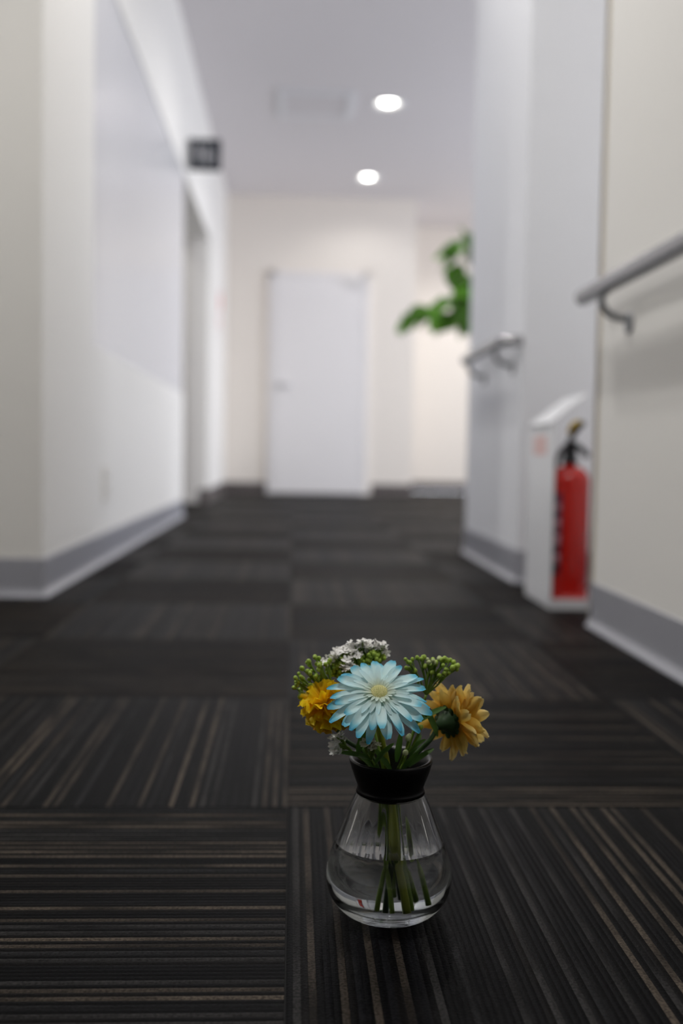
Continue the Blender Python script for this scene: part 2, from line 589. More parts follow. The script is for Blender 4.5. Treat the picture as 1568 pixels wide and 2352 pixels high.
# ------------------------------------------------------------------ far door
door = struct('door_1', boxes([(-0.185, 0.635, 9.700, 9.738, 0.008, 2.005)]), 'door_paint', bevel=0.003)
part('frame', boxes([(-0.235, -0.19, 9.705, 9.75, 0, 2.05), (0.64, 0.685, 9.705, 9.75, 0, 2.05), (-0.235, 0.685, 9.705, 9.75, 2.01, 2.05)]), 'door_paint', door)
hd = part('handle', join(tube([(-0.128, 9.695, 1.0), (-0.128, 9.655, 1.0), (-0.11, 9.648, 1.0), (-0.02, 9.648, 1.0)], 0.010, 10, smooth=False)), 'steel', door, True)
part('handle_rose', lathe([(0.0, -0.004), (0.026, -0.004), (0.026, 0.004), (0.0, 0.004)], 20), 'steel', door).matrix_basis = Matrix.Translation((-0.128, 9.696, 1.0)) @ Matrix.Rotation(PI / 2, 4, 'X')
part('door_closer', boxes([(0.47, 0.63, 9.66, 9.70, 1.94, 1.985)]), 'frame_paint', door, bevel=0.006)
part('closer_arm', join(tube([(0.60, 9.66, 1.99), (0.66, 9.60, 2.00)], 0.008, 6, smooth=False), tube([(0.66, 9.60, 2.0), (0.655, 9.70, 2.03)], 0.008, 6, smooth=False)), 'frame_paint', door)

# ------------------------------------------------------------------ carpet tiles, quarter-turned, ribbed


def tile_mesh():
    vs, fs = [], []
    N, K = 90, 4
    half = 0.2494
    cols = N * K
    top = []
    for i in range(cols + 1):
        x = -half + 2 * half * i / cols
        ph = (i % K) / K
        rib = (i // K) if i < cols else N - 1
        z = -0.0004 + 0.0004 * math.sin(PI * ph)
        top.append((x, z))
    for yy in (-half, half):
        for x, z in top:
            vs.append((x, yy, z))
    n = len(top)
    for i in range(n - 1):
        fs.append((i, i + 1, n + i + 1, n + i))
    k = len(vs)
    vs.extend([(-half, -half, -0.006), (half, -half, -0.006), (half, half, -0.006), (-half, half, -0.006)])
    fs.append((k, k + 3, n, 0))
    fs.append((k + 1, n - 1, 2 * n - 1, k + 2))
    fs.append(tuple([k, k + 1] + list(range(n - 1, -1, -1))))
    fs.append(tuple([k + 3] + list(range(n, 2 * n)) + [k + 2]))
    me = mesh('carpet_tile', (vs, fs), 'carpet', False)
    return me


TM = tile_mesh()
for ix in range(-5, 5):
    for iy in range(-1, 20):
        x, y = (ix + 0.5) * 0.5, 0.6 + (iy + 0.5) * 0.5
        if ix >= 2 and y < 4.0:
            continue
        if ix < -2 and not (y < 2.6 or 6.0 < y < 7.9 and ix > -5):
            continue
        along_x = (ix + iy) % 2 == 1        # left column, row 0 -> stripes run across
        o = link('carpet_tile', TM, floor, Matrix.Translation((x, y, 0)) @ Matrix.Rotation((PI / 2 if along_x else 0) + (PI if random.random() < 0.5 else 0), 4, 'Z'))

# ------------------------------------------------------------------ downlights


def downlight(x, y, label, watts):
    t = thing('downlight', (x, y, CEIL), label, 'ceiling light', 'recessed ceiling downlights')
    k_ = 1.18

    def lat(pr, seg, closed=False):
        return lathe([(r * k_, z) for r, z in pr], seg, x, y, closed)
    part('trim_ring', lat([(0.074, CEIL), (0.074, CEIL - 0.004), (0.080, CEIL - 0.006), (0.098, CEIL - 0.004), (0.099, CEIL)], 40, True), 'white_metal', t, True)
    part('reflector', lat([(0.052, CEIL + 0.040), (0.062, CEIL + 0.028), (0.0735, CEIL - 0.003), (0.0755, CEIL - 0.002), (0.064, CEIL + 0.030), (0.054, CEIL + 0.042)], 40, True), 'reflector', t, True)
    part('lamp', lat([(0.0, CEIL + 0.041), (0.053, CEIL + 0.041), (0.050, CEIL + 0.034), (0.044, CEIL + 0.020), (0.030, CEIL + 0.006), (0.014, CEIL - 0.001), (0.0, CEIL - 0.002)], 32), 'lamp_glow', t, True)
    L = bpy.data.lights.new('downlight_lamp', 'SPOT')
    L.shadow_soft_size = 0.028
    L.spot_size = math.radians(158)
    L.spot_blend = 0.5
    L.energy = watts
    L.color = (1.0, 0.98, 0.95)
    lo = bpy.data.objects.new('downlight_lamp', L)
    C.objects.link(lo)
    lo.parent = t
    lo.location = (0, 0, -0.042)
    return t


LL = ['lit round recessed downlight, the nearer and upper of the two in view', 'lit round recessed downlight close to the far wall, lower of the two in view',
      'recessed downlight over the widening beyond the right wall end', 'recessed downlight over the narrow corridor before the extinguisher recess',
      'recessed downlight over the narrow corridor past the extinguisher recess', 
      'recessed downlight over the side lobby near its window', 'recessed downlight over the side lobby near its far wall', 'unseen downlight added inside the side passage on the left to brighten it',
      'unseen downlight added over the open area left of the vase to lift the low walls', 'unseen downlight added above and just before the vase to brighten the flowers']
for (x, y), l, w in zip(LIGHTS, LL, WATTS):
    downlight(x, y, l, w)

# ceiling air grille
g = thing('ceiling_vent', (0.12, 7.19, CEIL), 'flat pale square air grille in the ceiling left of the downlight', 'ceiling vent')
part('frame', boxes([(-0.13, 0.38, 6.93, 6.97, CEIL - 0.012, CEIL), (-0.13, 0.38, 7.42, 7.46, CEIL - 0.012, CEIL), (-0.13, -0.09, 6.97, 7.42, CEIL - 0.012, CEIL), (0.33, 0.38, 6.97, 7.42, CEIL - 0.016, CEIL)]), 'white_metal', g)
part('backing', boxes([(-0.09, 0.33, 6.97, 7.42, CEIL - 0.003, CEIL - 0.001)]), 'vinyl_base', g)
for k in range(11):
    y0 = 6.99 + k * 0.039
    part('slat', boxes([(-0.09, 0.33, y0, y0 + 0.031, CEIL - 0.010, CEIL - 0.006)]), 'ceiling_paint', g)

# ------------------------------------------------------------------ restroom sign, projects from the header
s = thing('restroom_sign', (XL, 6.10, 1.985), 'small dark navy projecting sign with white restroom figures on the left wall', 'sign')
part('panel', boxes([(-0.617, -0.437, 6.09, 6.11, 1.988, 2.163)]), 'sign_navy', s, bevel=0.002)
part('bracket', boxes([(XL, -0.615, 6.085, 6.115, 1.995, 2.155)]), 'steel', s, bevel=0.002)


def figure(cx, w, skirt):
    z0, y0, y1 = 2.012, 6.0868, 6.0902
    head = lathe([(0.0, -0.0017), (0.0115, -0.0017), (0.0115, 0.0017), (0.0, 0.0017)], 16)
    M = Matrix.Translation((cx, 6.0885, z0 + 0.112)) @ Matrix.Rotation(PI / 2, 4, 'X')
    head = ([tuple(M @ Vector(v)) for v in head[0]], head[1])

    def prism(pts):
        n = len(pts)
        vs = [(cx + px, y0, z0 + pz) for px, pz in pts] + [(cx + px, y1, z0 + pz) for px, pz in pts]
        fs = [tuple(range(n)), tuple(range(2 * n - 1, n - 1, -1))] + [(i, (i + 1) % n, n + (i + 1) % n, n + i) for i in range(n)]
        return vs, fs
    if skirt:
        body = prism([(-0.010, 0.098), (0.010, 0.098), (0.026, 0.036), (-0.026, 0.036)])
        legs = join(prism([(-0.011, 0.036), (-0.003, 0.036), (-0.003, 0.0), (-0.011, 0.0)]), prism([(0.003, 0.036), (0.011, 0.036), (0.011, 0.0), (0.003, 0.0)]))
    else:
        body = prism([(-0.022, 0.098), (0.022, 0.098), (0.019, 0.060), (0.012, 0.045), (-0.012, 0.045), (-0.019, 0.060)])
        legs = join(prism([(-0.012, 0.045), (-0.002, 0.045), (-0.003, 0.0), (-0.011, 0.0)]), prism([(0.002, 0.045), (0.012, 0.045), (0.011, 0.0), (0.003, 0.0)]))
    return join(head, body, legs)


part('pictogram', figure(-0.565, 1, False), 'sign_white', s)
part('pictogram', figure(-0.507, 1, True), 'sign_white', s)
part('divider', boxes([(-0.4665, -0.462, 6.0868, 6.0902, 2.012, 2.10)]), 'sign_white', s)

# notice with a red mark on the far left wall
n = thing('wall_notice', (XL, 8.9, 1.36), 'small pale notice with a round red emblem on the far left wall', 'notice')
part('sheet', boxes([(XL, XL + 0.004, 8.62, 9.16, 1.36, 1.76)]), 'paper', n)
M = Matrix.Translation((XL + 0.005, 8.95, 1.645)) @ Matrix.Rotation(PI / 2, 4, 'Y')
em = lathe([(0, -0.001), (0.085, -0.001), (0.085, 0.001), (0, 0.001)], 24)
part('emblem', ([tuple(M @ Vector(v)) for v in em[0]], em[1]), 'mark_red', n)
part('text_block', boxes([(XL + 0.004, XL + 0.006, 8.72, 8.95, 1.42, 1.50)]), 'mark_pink', n)

# wall socket
k = thing('wall_socket', (XL, 3.56, 0.21), 'small pale socket plate low on the left wall above the grey baseboard', 'socket')
part('plate', boxes([(XL, XL + 0.008, 3.525, 3.595, 0.206, 0.326)]), 'white_plastic', k, bevel=0.002)
for z in (0.245, 0.287):
    part('outlet', boxes([(XL + 0.008, XL + 0.010, 3.545, 3.575, z - 0.014, z + 0.014)]), 'white_plastic', k)
    for dy in (-0.006, 0.006):
        part('slot', boxes([(XL + 0.010, XL + 0.0106, 3.56 + dy - 0.0012, 3.56 + dy + 0.0012, z - 0.006, z + 0.006)]), 'slot_dark', k)

# ------------------------------------------------------------------ handrails


def bracket(y, t):
    a = part('bracket', join(tube([(0.62, y, 0.712), (0.622, y, 0.690), (0.635, y, 0.672), (0.660, y, 0.664), (0.678, y, 0.662)], 0.0075, 10)), 'bracket_metal', t, True)
    fl = lathe([(0.0, -0.003), (0.022, -0.003), (0.022, 0.002), (0.018, 0.004), (0.0, 0.004)], 20)
    M = Matrix.Translation((0.677, y, 0.655)) @ Matrix.Rotation(-PI / 2, 4, 'Y')
    part('flange', ([tuple(M @ Vector(v)) for v in fl[0]], fl[1]), 'bracket_metal', a, True)
    part('saddle', boxes([(0.612, 0.628, y - 0.025, y + 0.025, 0.706, 0.712)]), 'bracket_metal', a, bevel=0.001)


RZ = 0.725
t = thing('handrail', (0.62, 1.0, RZ), 'grey metal handrail on the near right wall, running out of the frame', 'handrail', 'grey metal handrails')
part('rail', tube([(0.62, -0.6, RZ), (0.62, 2.24, RZ)], 0.018, 20, smooth=False), 'rail_metal', t, True)
part('end_cap', lathe([(0.0, 0.006), (0.012, 0.005), (0.0165, 0.001), (0.0165, -0.008), (0.0, -0.008)], 20), 'bracket_metal', t, True).matrix_basis = Matrix.Translation(Vector((0.62, 2.24, RZ)) - ORG[t]) @ Matrix.Rotation(-PI / 2, 4, 'X') @ Matrix.Translation(ORG[t])
for y in (0.2, 1.15, 2.10):
    bracket(y, t)
t = thing('handrail', (0.62, 3.4, RZ), 'short grey metal handrail beyond the fire extinguisher with its near end bent into the wall', 'handrail', 'grey metal handrails')
part('rail', tube([(0.62, 3.78, RZ), (0.62, 3.50, RZ), (0.62, 3.17, RZ), (0.623, 3.125, RZ), (0.64, 3.106, RZ), (0.679, 3.104, RZ)], 0.016, 16), 'rail_metal', t, True)
part('end_cap', lathe([(0.0, 0.006), (0.012, 0.005), (0.0165, 0.001), (0.0165, -0.008), (0.0, -0.008)], 20), 'bracket_metal', t, True).matrix_basis = Matrix.Translation(Vector((0.62, 3.78, RZ)) - ORG[t]) @ Matrix.Rotation(-PI / 2, 4, 'X') @ Matrix.Translation(ORG[t])
for y in (3.22, 3.70):
    bracket(y, t)

# ------------------------------------------------------------------ fire extinguisher and its stand
st = thing('extinguisher_stand', (0.70, 2.69, 0), 'white metal stand with a sloped top plate in the recess behind the extinguisher', 'stand')
part('base_tray', boxes([(0.648, 0.80, 2.555, 2.835, 0.0, 0.012), (0.648, 0.80, 2.555, 2.560, 0.012, 0.026), (0.648, 0.80, 2.830, 2.835, 0.012, 0.026), (0.795, 0.80, 2.56, 2.83, 0.012, 0.026)]), 'white_metal', st)
sd = part('side_panel', boxes([(0.646, 0.650, 2.555, 2.835, 0.012, 0.463)]), 'white_metal', st)
part('red_mark', boxes([(0.645, 0.6462, 2.63, 2.77, 0.385, 0.435)]), 'mark_pink', sd)
plate = boxes([(0.0, 0.125, -0.115, 0.115, -0.002, 0.002)])
M = Matrix.Translation((0.640, 2.70, 0.463)) @ Matrix.Rotation(-math.radians(38), 4, 'Y')
part('sloped_plate', ([tuple(M @ Vector(v)) for v in plate[0]], plate[1]), 'white_metal', st, bevel=0.001)

ex = (0.7085, 2.635)
e = thing('fire_extinguisher', (ex[0], ex[1], 0.012), 'red fire extinguisher with black valve head standing in the right wall recess', 'fire extinguisher')
R_ = 0.052
body = [(0.0, 0.013), (R_ - 0.006, 0.013), (R_ - 0.002, 0.016), (R_, 0.024), (R_, 0.318)]
for i in range(1, 9):
    a = i / 8 * PI / 2
    body.append((0.016 + (R_ - 0.016) * math.cos(a), 0.318 + 0.040 * math.sin(a)))
body += [(0.016, 0.366), (0.0, 0.366)]
bo = part('body', lathe(body, 40, *ex), 'ext_red', e, True)
part('skirt', lathe([(R_ - 0.004, 0.012), (R_ + 0.001, 0.012), (R_ + 0.001, 0.03), (R_ - 0.004, 0.03)], 40, *ex, closed=True), 'ext_red', e, True)


def wrap(a0, a1, z0, z1, r, nseg=14):
    vs, fs = [], []
    for i in range(nseg + 1):
        a = a0 + (a1 - a0) * i / nseg
        for rr in (r, r + 0.0008):
            for z in (z0, z1):
                vs.append((ex[0] + rr * math.cos(a), ex[1] + rr * math.sin(a), z))
    for i in range(nseg):
        q = i * 4
        fs += [(q, q + 4, q + 5, q + 1), (q + 2, q + 3, q + 7, q + 6), (q + 1, q + 5, q + 7, q + 3), (q, q + 2, q + 6, q + 4)]
    fs += [(0, 1, 3, 2), (nseg * 4, nseg * 4 + 2, nseg * 4 + 3, nseg * 4 + 1)]
    return vs, fs


la = part('label_band', wrap(math.radians(168), math.radians(236), 0.085, 0.29, R_), 'ext_label', bo, True)
for z0, z1 in ((0.245, 0.262), (0.195, 0.225), (0.150, 0.185), (0.11, 0.135)):
    part('label_print', wrap(math.radians(216), math.radians(233), z0, z1, R_ + 0.0006, 6), 'ext_label_light', bo, True)
part('neck_ring', lathe([(0.0, 0.364), (0.020, 0.364), (0.020, 0.374), (0.017, 0.378), (0.017, 0.39), (0.0, 0.39)], 24, *ex), 'ext_black', e, True)
part('valve', boxes([(ex[0] - 0.017, ex[0] + 0.013, ex[1] - 0.014, ex[1] + 0.014, 0.388, 0.414)]), 'ext_black', e, bevel=0.003)
part('carry_handle', tube([(ex[0] - 0.012, ex[1], 0.406), (ex[0] + 0.004, ex[1] - 0.012, 0.412), (ex[0] + 0.016, ex[1] - 0.05, 0.400), (ex[0] + 0.022, ex[1] - 0.075, 0.386)], 0.0085, 8), 'ext_black', e, True)
part('lever', tube([(ex[0] - 0.006, ex[1], 0.412), (ex[0] - 0.001, ex[1] - 0.012, 0.430), (ex[0] + 0.004, ex[1] - 0.04, 0.452), (ex[0] + 0.012, ex[1] - 0.065, 0.466)], 0.008, 8), 'ext_black', e, True)
part('safety_pin', join(tube([(ex[0] - 0.012, ex[1] - 0.03, 0.444), (ex[0] - 0.006, ex[1] - 0.045, 0.462), (ex[0] + 0.006, ex[1] - 0.06, 0.468)], 0.0065, 8)), 'ext_yellow', e, True)
part('hose', tube([(ex[0] - 0.012, ex[1] + 0.008, 0.402), (ex[0] - 0.016, ex[1] + 0.03, 0.396), (ex[0] - 0.022, ex[1] + 0.052, 0.36), (ex[0] - 0.026, ex[1] + 0.056, 0.30), (ex[0] - 0.026, ex[1] + 0.055, 0.15), (ex[0] - 0.026, ex[1] + 0.055, 0.07)], 0.007, 10), 'ext_black', e, True)
part('nozzle', tube([(ex[0] - 0.026, ex[1] + 0.055, 0.10), (ex[0] - 0.026, ex[1] + 0.055, 0.045)], 0.009, 12, r2=0.011, smooth=False), 'ext_black', e, True)

# ------------------------------------------------------------------ potted plant behind the end of the right wall
PX, PY = 1.14, 5.30
p = thing('potted_plant', (PX, PY, 0), 'green leafy houseplant reaching out from behind the right wall end', 'plant')
pot = part('pot', lathe([(0.0, 0.0), (0.13, 0.0), (0.15, 0.02), (0.18, 0.60), (0.185, 0.62), (0.165, 0.62), (0.16, 0.58), (0.0, 0.58)], 36, PX, PY), 'pot_ceramic', p, True)
part('soil', lathe([(0.0, 0.575), (0.160, 0.575), (0.155, 0.592), (0.0, 0.60)], 24, PX, PY), 'soil', p, True)
tips = {'a': (0.90, PY - 0.05, 1.06), 'b': (0.88, PY, 1.22), 'c': (0.86, PY + 0.03, 1.42), 'd': (1.10, PY - 0.05, 1.50), 'e': (1.30, PY + 0.1, 1.35), 'f': (1.18, PY - 0.2, 1.25)}
for q in tips.values():
    part('branch', tube([(PX + (q[0] - PX) * 0.08, PY, 0.56), (PX + (q[0] - PX) * 0.3, PY + (q[1] - PY) * 0.3, 0.56 + (q[2] - 0.56) * 0.55), (PX + (q[0] - PX) * 0.7, PY + (q[1] - PY) * 0.7, 0.56 + (q[2] - 0.56) * 0.9), q], 0.011, 8, r2=0.004), 'plant_stem', p, True)


def leaf_mesh(L, W, lobes=0):
    vs, fs = [], []
    N = 10
    for i in range(N + 1):
        u = i / N
        w = W * (math.sin(PI * min(1, u ** 0.75)) ** 0.8) * (1 - 0.25 * u)
        if lobes:
            w *= 1 - 0.34 * abs(math.sin(lobes * PI * u))
        w = max(w, 0.002)
        zc = -0.28 * L * u * u
        for s in (-1, -0.5, 0, 0.5, 1):
            vs.append((L * u, s * w, zc + 0.22 * w * (abs(s) - 0.3) + 0.004 * math.sin(9 * u + s * 3)))
    for i in range(N):
        for k in range(4):
            q = i * 5 + k
            fs.append((q, q + 1, q + 6, q + 5))
    vf = ([*vs, *[(x, y, z - 0.0009) for x, y, z in vs]], [*fs, *[tuple(reversed([i + len(vs) for i in f])) for f in fs]])
    return mesh('leaf', vf, 'plant_leaf', True)


LM = [leaf_mesh(0.145, 0.050, 0), leaf_mesh(0.14, 0.058, 2.5), leaf_mesh(0.12, 0.046, 3)]


def orient(pos, xdir, zdir):
    x = Vector(xdir).normalized()
    z = Vector(zdir)
    z = (z - x * z.dot(x))
    if z.length < 1e-4:
        z = Vector((0.3, 0.2, 1)) - x * Vector((0.3, 0.2, 1)).dot(x)
    z.normalize()
    y = z.cross(x)
    M = Matrix((x, y, z)).transposed().to_4x4()
    M.translation = Vector(pos)
    return M


# (base x, z, direction x, z, scale) seen along the corridor
leaves = [(0.86, 1.44, -1, -0.15, .95), (0.83, 1.45, -0.7, -0.8, .85), (0.86, 1.45, 0.3, 0.35, .6), (0.88, 1.45, 0.8, -0.7, .9), (0.86, 1.44, -0.1, 0.6, .35),
          (0.80, 1.37, -0.5, -0.25, .75), (0.78, 1.33, 0.15, -1, .75), (0.90, 1.40, 0.3, -1, .75),
          (0.87, 1.25, -0.35, -0.9, .9), (0.90, 1.26, 0.4, -0.8, .95), (0.88, 1.28, -0.1, -1, .8), (0.90, 1.22, 0.2, -1, .9),
          (0.86, 1.14, -1, 0.15, 1.0), (0.80, 1.17, -1, -0.1, .95), (0.74, 1.15, -0.9, -0.5, .95), (0.66, 1.13, -0.8, -0.7, .9), (0.62, 1.09, -0.9, -0.6, .85),
          (0.70, 1.11, -1, -0.35, .9), (0.78, 1.11, -0.8, -0.35, .9), (0.58, 1.07, -0.75, -0.65, .55),
          (0.88, 1.10, -0.7, -0.4, 1.0), (0.90, 1.10, -0.3, -0.9, .8), (0.86, 1.08, 0.5, -0.5, .9), (0.90, 1.14, -0.5, -0.8, .8), (0.93, 1.12, 0.1, -1, .8),
          (1.05, 1.45, -0.6, 0.2, .9), (1.1, 1.5, 0.7, 0.3, 1), (1.28, 1.35, 0.8, -0.2, 1), (1.18, 1.25, 0.4, -0.6, 1), (1.1, 1.2, -0.6, -0.5, 1), (1.3, 1.3, 0.2, 0.5, 1)]
rl = random.Random(5)
leaves += [(rl.uniform(0.70, 0.92), rl.uniform(1.10, 1.20), rl.uniform(-1, 0.3), rl.uniform(-0.8, 0.1), rl.uniform(0.7, 1.0)) for _ in range(10)]
leaves += [(rl.uniform(0.82, 0.95), rl.choice((rl.uniform(1.38, 1.47), rl.uniform(1.14, 1.30))), rl.uniform(-0.7, 0.7), rl.uniform(-1, 0.1), rl.uniform(0.6, 0.9)) for _ in range(14)]
leaves += [(lx + rl.uniform(-0.03, 0.02), lz + rl.uniform(-0.03, 0.03), dx + rl.uniform(-.4, .4), dz + rl.uniform(-.4, .4), sc * 0.9) for lx, lz, dx, dz, sc in leaves[:25]]
for i, (lx, lz, dx, dz, sc) in enumerate(leaves):
    dy = rl.uniform(-0.5, 0.3)
    M = orient((lx, PY + rl.uniform(-0.08, 0.08), lz), (dx, dy, dz), (rl.uniform(-0.5, 0.5), rl.uniform(-1.0, -0.1), rl.uniform(0.3, 1.0)))
    link('leaf', LM[i % 3], p, M @ Matrix.Scale(sc * 1.12, 4))

# ------------------------------------------------------------------ glass vase with black collar
VX, VY = 0.0845, 0.842
v = thing('glass_vase', (VX, VY, 0), 'clear glass bulb vase with a black collar, half full of water', 'vase')
outer = [(0.0, 0.0012), (0.018, 0.0010), (0.027, 0.0002), (0.0325, 0.0018), (0.0390, 0.0055), (0.0450, 0.0115), (0.0495, 0.0190), (0.0518, 0.0275), (0.0520, 0.0350), (0.0502, 0.0450),
         (0.0468, 0.0560), (0.0425, 0.0675), (0.0380, 0.0790), (0.0335, 0.0900), (0.0290, 0.1000), (0.0262, 0.1065), (0.0280, 0.1130), (0.0312, 0.1220), (0.0335, 0.1290)]
inner = []
TH = 0.0020
for i, (r, z) in enumerate(outer):
    if i == 0:
        inner.append((0.0, 0.0062))
    elif z < 0.004 and r < 0.035:
        inner.append((r * 0.90, 0.0062 + 0.0006 * (r / 0.03) ** 2))
    elif z < 0.012:
        inner.append((r - TH * 1.5, z + 0.0032))
    else:
        inner.append((r - TH, z))


def fine(prof, n=3):
    P = [Vector((r, 0, z)) for r, z in prof]
    return [(max(q.x, 0.0), q.z) for q in smooth_path(P, n)]


fo, fi = fine(outer), fine(inner)
SEG = 120
prof = fo + fi[::-1]
nfo = len(fo)


def flute(k, a):
    if k < nfo:
        return 0.0
    r, z = prof[k]
    f = max(0.0, min(1.0, (z - 0.054) / 0.012)) * max(0.0, min(1.0, (0.104 - z) / 0.02))
    return 0.0006 * f * math.cos(22 * a)


gb = part('glass_body', lathe([(max(r, 1e-5), z) for r, z in prof], SEG, VX, VY, rip=flute), 'glass', v, True)
# water, dipping a hair into the glass wall
WZ = 0.0605
wp = [(r + 0.0006 if r > 1e-4 else 1e-5, z - (0.0005 if z < 0.02 else 0)) for r, z in fi if z < WZ - 0.001]
rw = wp[-1][0] - (WZ - wp[-1][1]) * 0.34
wp += [(rw + 0.0002, WZ + 0.0008), (rw - 0.0012, WZ), (1e-5, WZ)]
part('water', lathe(wp, SEG, VX, VY, rip=lambda k, a: 0.0), 'water', v, True)['label'] = 'clear water in the lower half'
co = [(0.0297, 0.0990), (0.0278, 0.1040), (0.0270, 0.1075), (0.0290, 0.1130), (0.0322, 0.1220), (0.0346, 0.1295), (0.0340, 0.1306),
      (0.0325, 0.1295), (0.0303, 0.1220), (0.0272, 0.1130), (0.0254, 0.1065)]
col = [(0.0286, 0.1025), (0.0276, 0.1050), (0.0272, 0.1078), (0.0292, 0.1130), (0.0324, 0.1220), (0.0345, 0.1295), (0.0340, 0.1308), (0.0328, 0.1308), (0.0334, 0.1292),
       (0.0314, 0.1220), (0.0282, 0.1130), (0.0264, 0.1065), (0.0279, 0.1028)]
part('collar', lathe(col, 72, VX, VY, closed=True), 'collar_black', v, True)
inn = [(0.0315, 0.1290), (0.0292, 0.1220), (0.0260, 0.1130), (0.0243, 0.1065), (0.0262, 0.1000), (0.0254, 0.1000), (0.0235, 0.1065), (0.0252, 0.1130), (0.0284, 0.1220), (0.0305, 0.1300), (0.0338, 0.1312), (0.0338, 0.1304)]
part('collar_lining', lathe(inn, 72, VX, VY, closed=True), 'collar_black', v, True)['label'] = 'black lining of the collar'

# ------------------------------------------------------------------ flowers


def petal_mesh(name, L, W, m, droop=0.15, chan=0.18, notch=0.0, nx=9, tip=0.55, base=0.35, wav=0.0):
    vs, fs = [], []
    T = (-1, -0.6, -0.2, 0.2, 0.6, 1)
    for i in range(nx + 1):
        u = i / nx
        w = base + (1 - base) * math.sin(min(u / tip, 1) * PI / 2)
        if u > tip:
            w *= math.sqrt(max(0.0, 1 - ((u - tip) / (1 - tip + 0.03)) ** 2.2))
        w = max(w * W / 2, W * 0.06)
        for s in T:
            x = L * u - (notch * L * (1 - abs(s)) ** 2 * (u ** 6)) - L * 0.02 * s * s * u
            z = -droop * L * u * u + chan * w * s * s + wav * L * math.sin(7 * u + 4 * s) * u
            vs.append((x, w * s, z))
    k = len(T)
    for i in range(nx):
        for j in range(k - 1):
            q = i * k + j
            fs.append((q, q + 1, q + k + 1, q + k))
    me = mesh(name, (vs, fs), m, True)
    return me


def fan_mesh(name, L, spread, m, seed):
    """ruffled fan petal of a carnation with a toothed edge"""
    r_ = random.Random(seed)
    vs, fs = [], []
    NA, NR = 14, 6
    ph = r_.uniform(0, 6)
    teeth = [r_.uniform(0.86, 1.05) for _ in range(NA + 1)]
    for i in range(NR + 1):
        u = i / NR
        for j in range(NA + 1):
            a = (j / NA - 0.5) * spread
            rr = L * u * (teeth[j] if i == NR else 1)
            z = 0.16 * L * u * u * math.sin(8 * (j / NA) * PI * 0.9 + ph) + 0.10 * L * u * u * math.sin(2.2 * j / NA * PI + ph * 2) - 0.10 * L * u * u
            vs.append((rr * math.cos(a), rr * math.sin(a), z))
    for i in range(NR):
        for j in range(NA):
            q = i * (NA + 1) + j
            fs.append((q, q + 1, q + NA + 2, q + NA + 1))
    return mesh(name, (vs, fs), m, True)


def basis(n, up=(0, 0, 1)):
    z = Vector(n).normalized()
    x = Vector(up) - z * Vector(up).dot(z)
    x.normalize()
    y = z.cross(x)
    return Matrix((x, y, z)).transposed().to_4x4()


def ring(parent, center, n, meshes, count, r0, elev, jit, rnd, off=0.0, lift=0.0, scale=(0.93, 1.06), name='petal', ej=0.09, tw=0.25):
    B = Matrix.Translation(center) @ basis(n)
    for i in range(count):
        a = off + 2 * PI * i / count + rnd.uniform(-jit, jit)
        e_ = elev + rnd.uniform(-ej, ej)
        M = B @ Matrix.Rotation(a, 4, 'Z') @ Matrix.Translation((r0, 0, lift)) @ Matrix.Rotation(-e_, 4, 'Y') @ Matrix.Rotation(rnd.uniform(-tw, tw), 4, 'X')
        link(name, meshes[i % len(meshes)], parent, M @ Matrix.Scale(rnd.uniform(*scale), 4))


def sphere_vf(c, r, nu=10, nv=6, sz=1.0):
    pr = [(r * math.sin(PI * i / nv), -r * sz * math.cos(PI * i / nv)) for i in range(nv + 1)]
    pr[0] = (0.0, pr[0][1])
    pr[-1] = (0.0, pr[-1][1])
    vs, fs = lathe([(max(a, 1e-6), z) for a, z in pr], nu)
    return [(x + c[0], y + c[1], z + c[2]) for x, y, z in vs], fs


# --- pale blue gerbera
rg = random.Random(11)
GC = Vector((0.0705, 0.805, 0.1930))
GN = Vector((-0.05, -0.56, 0.83)).normalized()
gf = thing('gerbera', (VX, VY, 0.008), 'pale blue gerbera with blue petal tips at the front of the vase', 'flower', 'flowers in the vase')
gp = [petal_mesh('petal', 0.0385, 0.0090, 'gerbera_petal', 0.14, 0.30, 0.0, tip=0.66, base=0.25, wav=0.006), petal_mesh('petal', 0.0395, 0.0084, 'gerbera_petal', 0.22, 0.40, 0.0, tip=0.60, base=0.25, wav=0.012),
      petal_mesh('petal', 0.0375, 0.0096, 'gerbera_petal', 0.08, 0.22, 0.03, tip=0.68, base=0.25, wav=0.008)]
ring(gf, GC, GN, gp, 21, 0.004, -0.07, 0.06, rg, 0.0, -0.0022, (0.94, 1.06), ej=0.10, tw=0.3)
ring(gf, GC, GN, gp[::-1], 18, 0.0035, 0.05, 0.08, rg, 0.15, -0.0008, (0.82, 0.96), ej=0.10, tw=0.3)
gi = [petal_mesh('inner_petal', 0.0215, 0.0044, 'gerbera_inner', 0.1, 0.25, 0.0), petal_mesh('inner_petal', 0.0175, 0.0038, 'gerbera_inner', 0.18, 0.25, 0.0)]
ring(gf, GC, GN, gi, 20, 0.0045, 0.14, 0.08, rg, 0.05, 0.0008, (0.85, 1.1), 'inner_petal')
gs = petal_mesh('inner_petal', 0.0085, 0.0026, 'gerbera_inner', 0.1, 0.25)
ring(gf, GC, GN, [gs], 22, 0.0045, 0.42, 0.08, rg, 0.1, 0.0012, (0.85, 1.1), 'inner_petal')


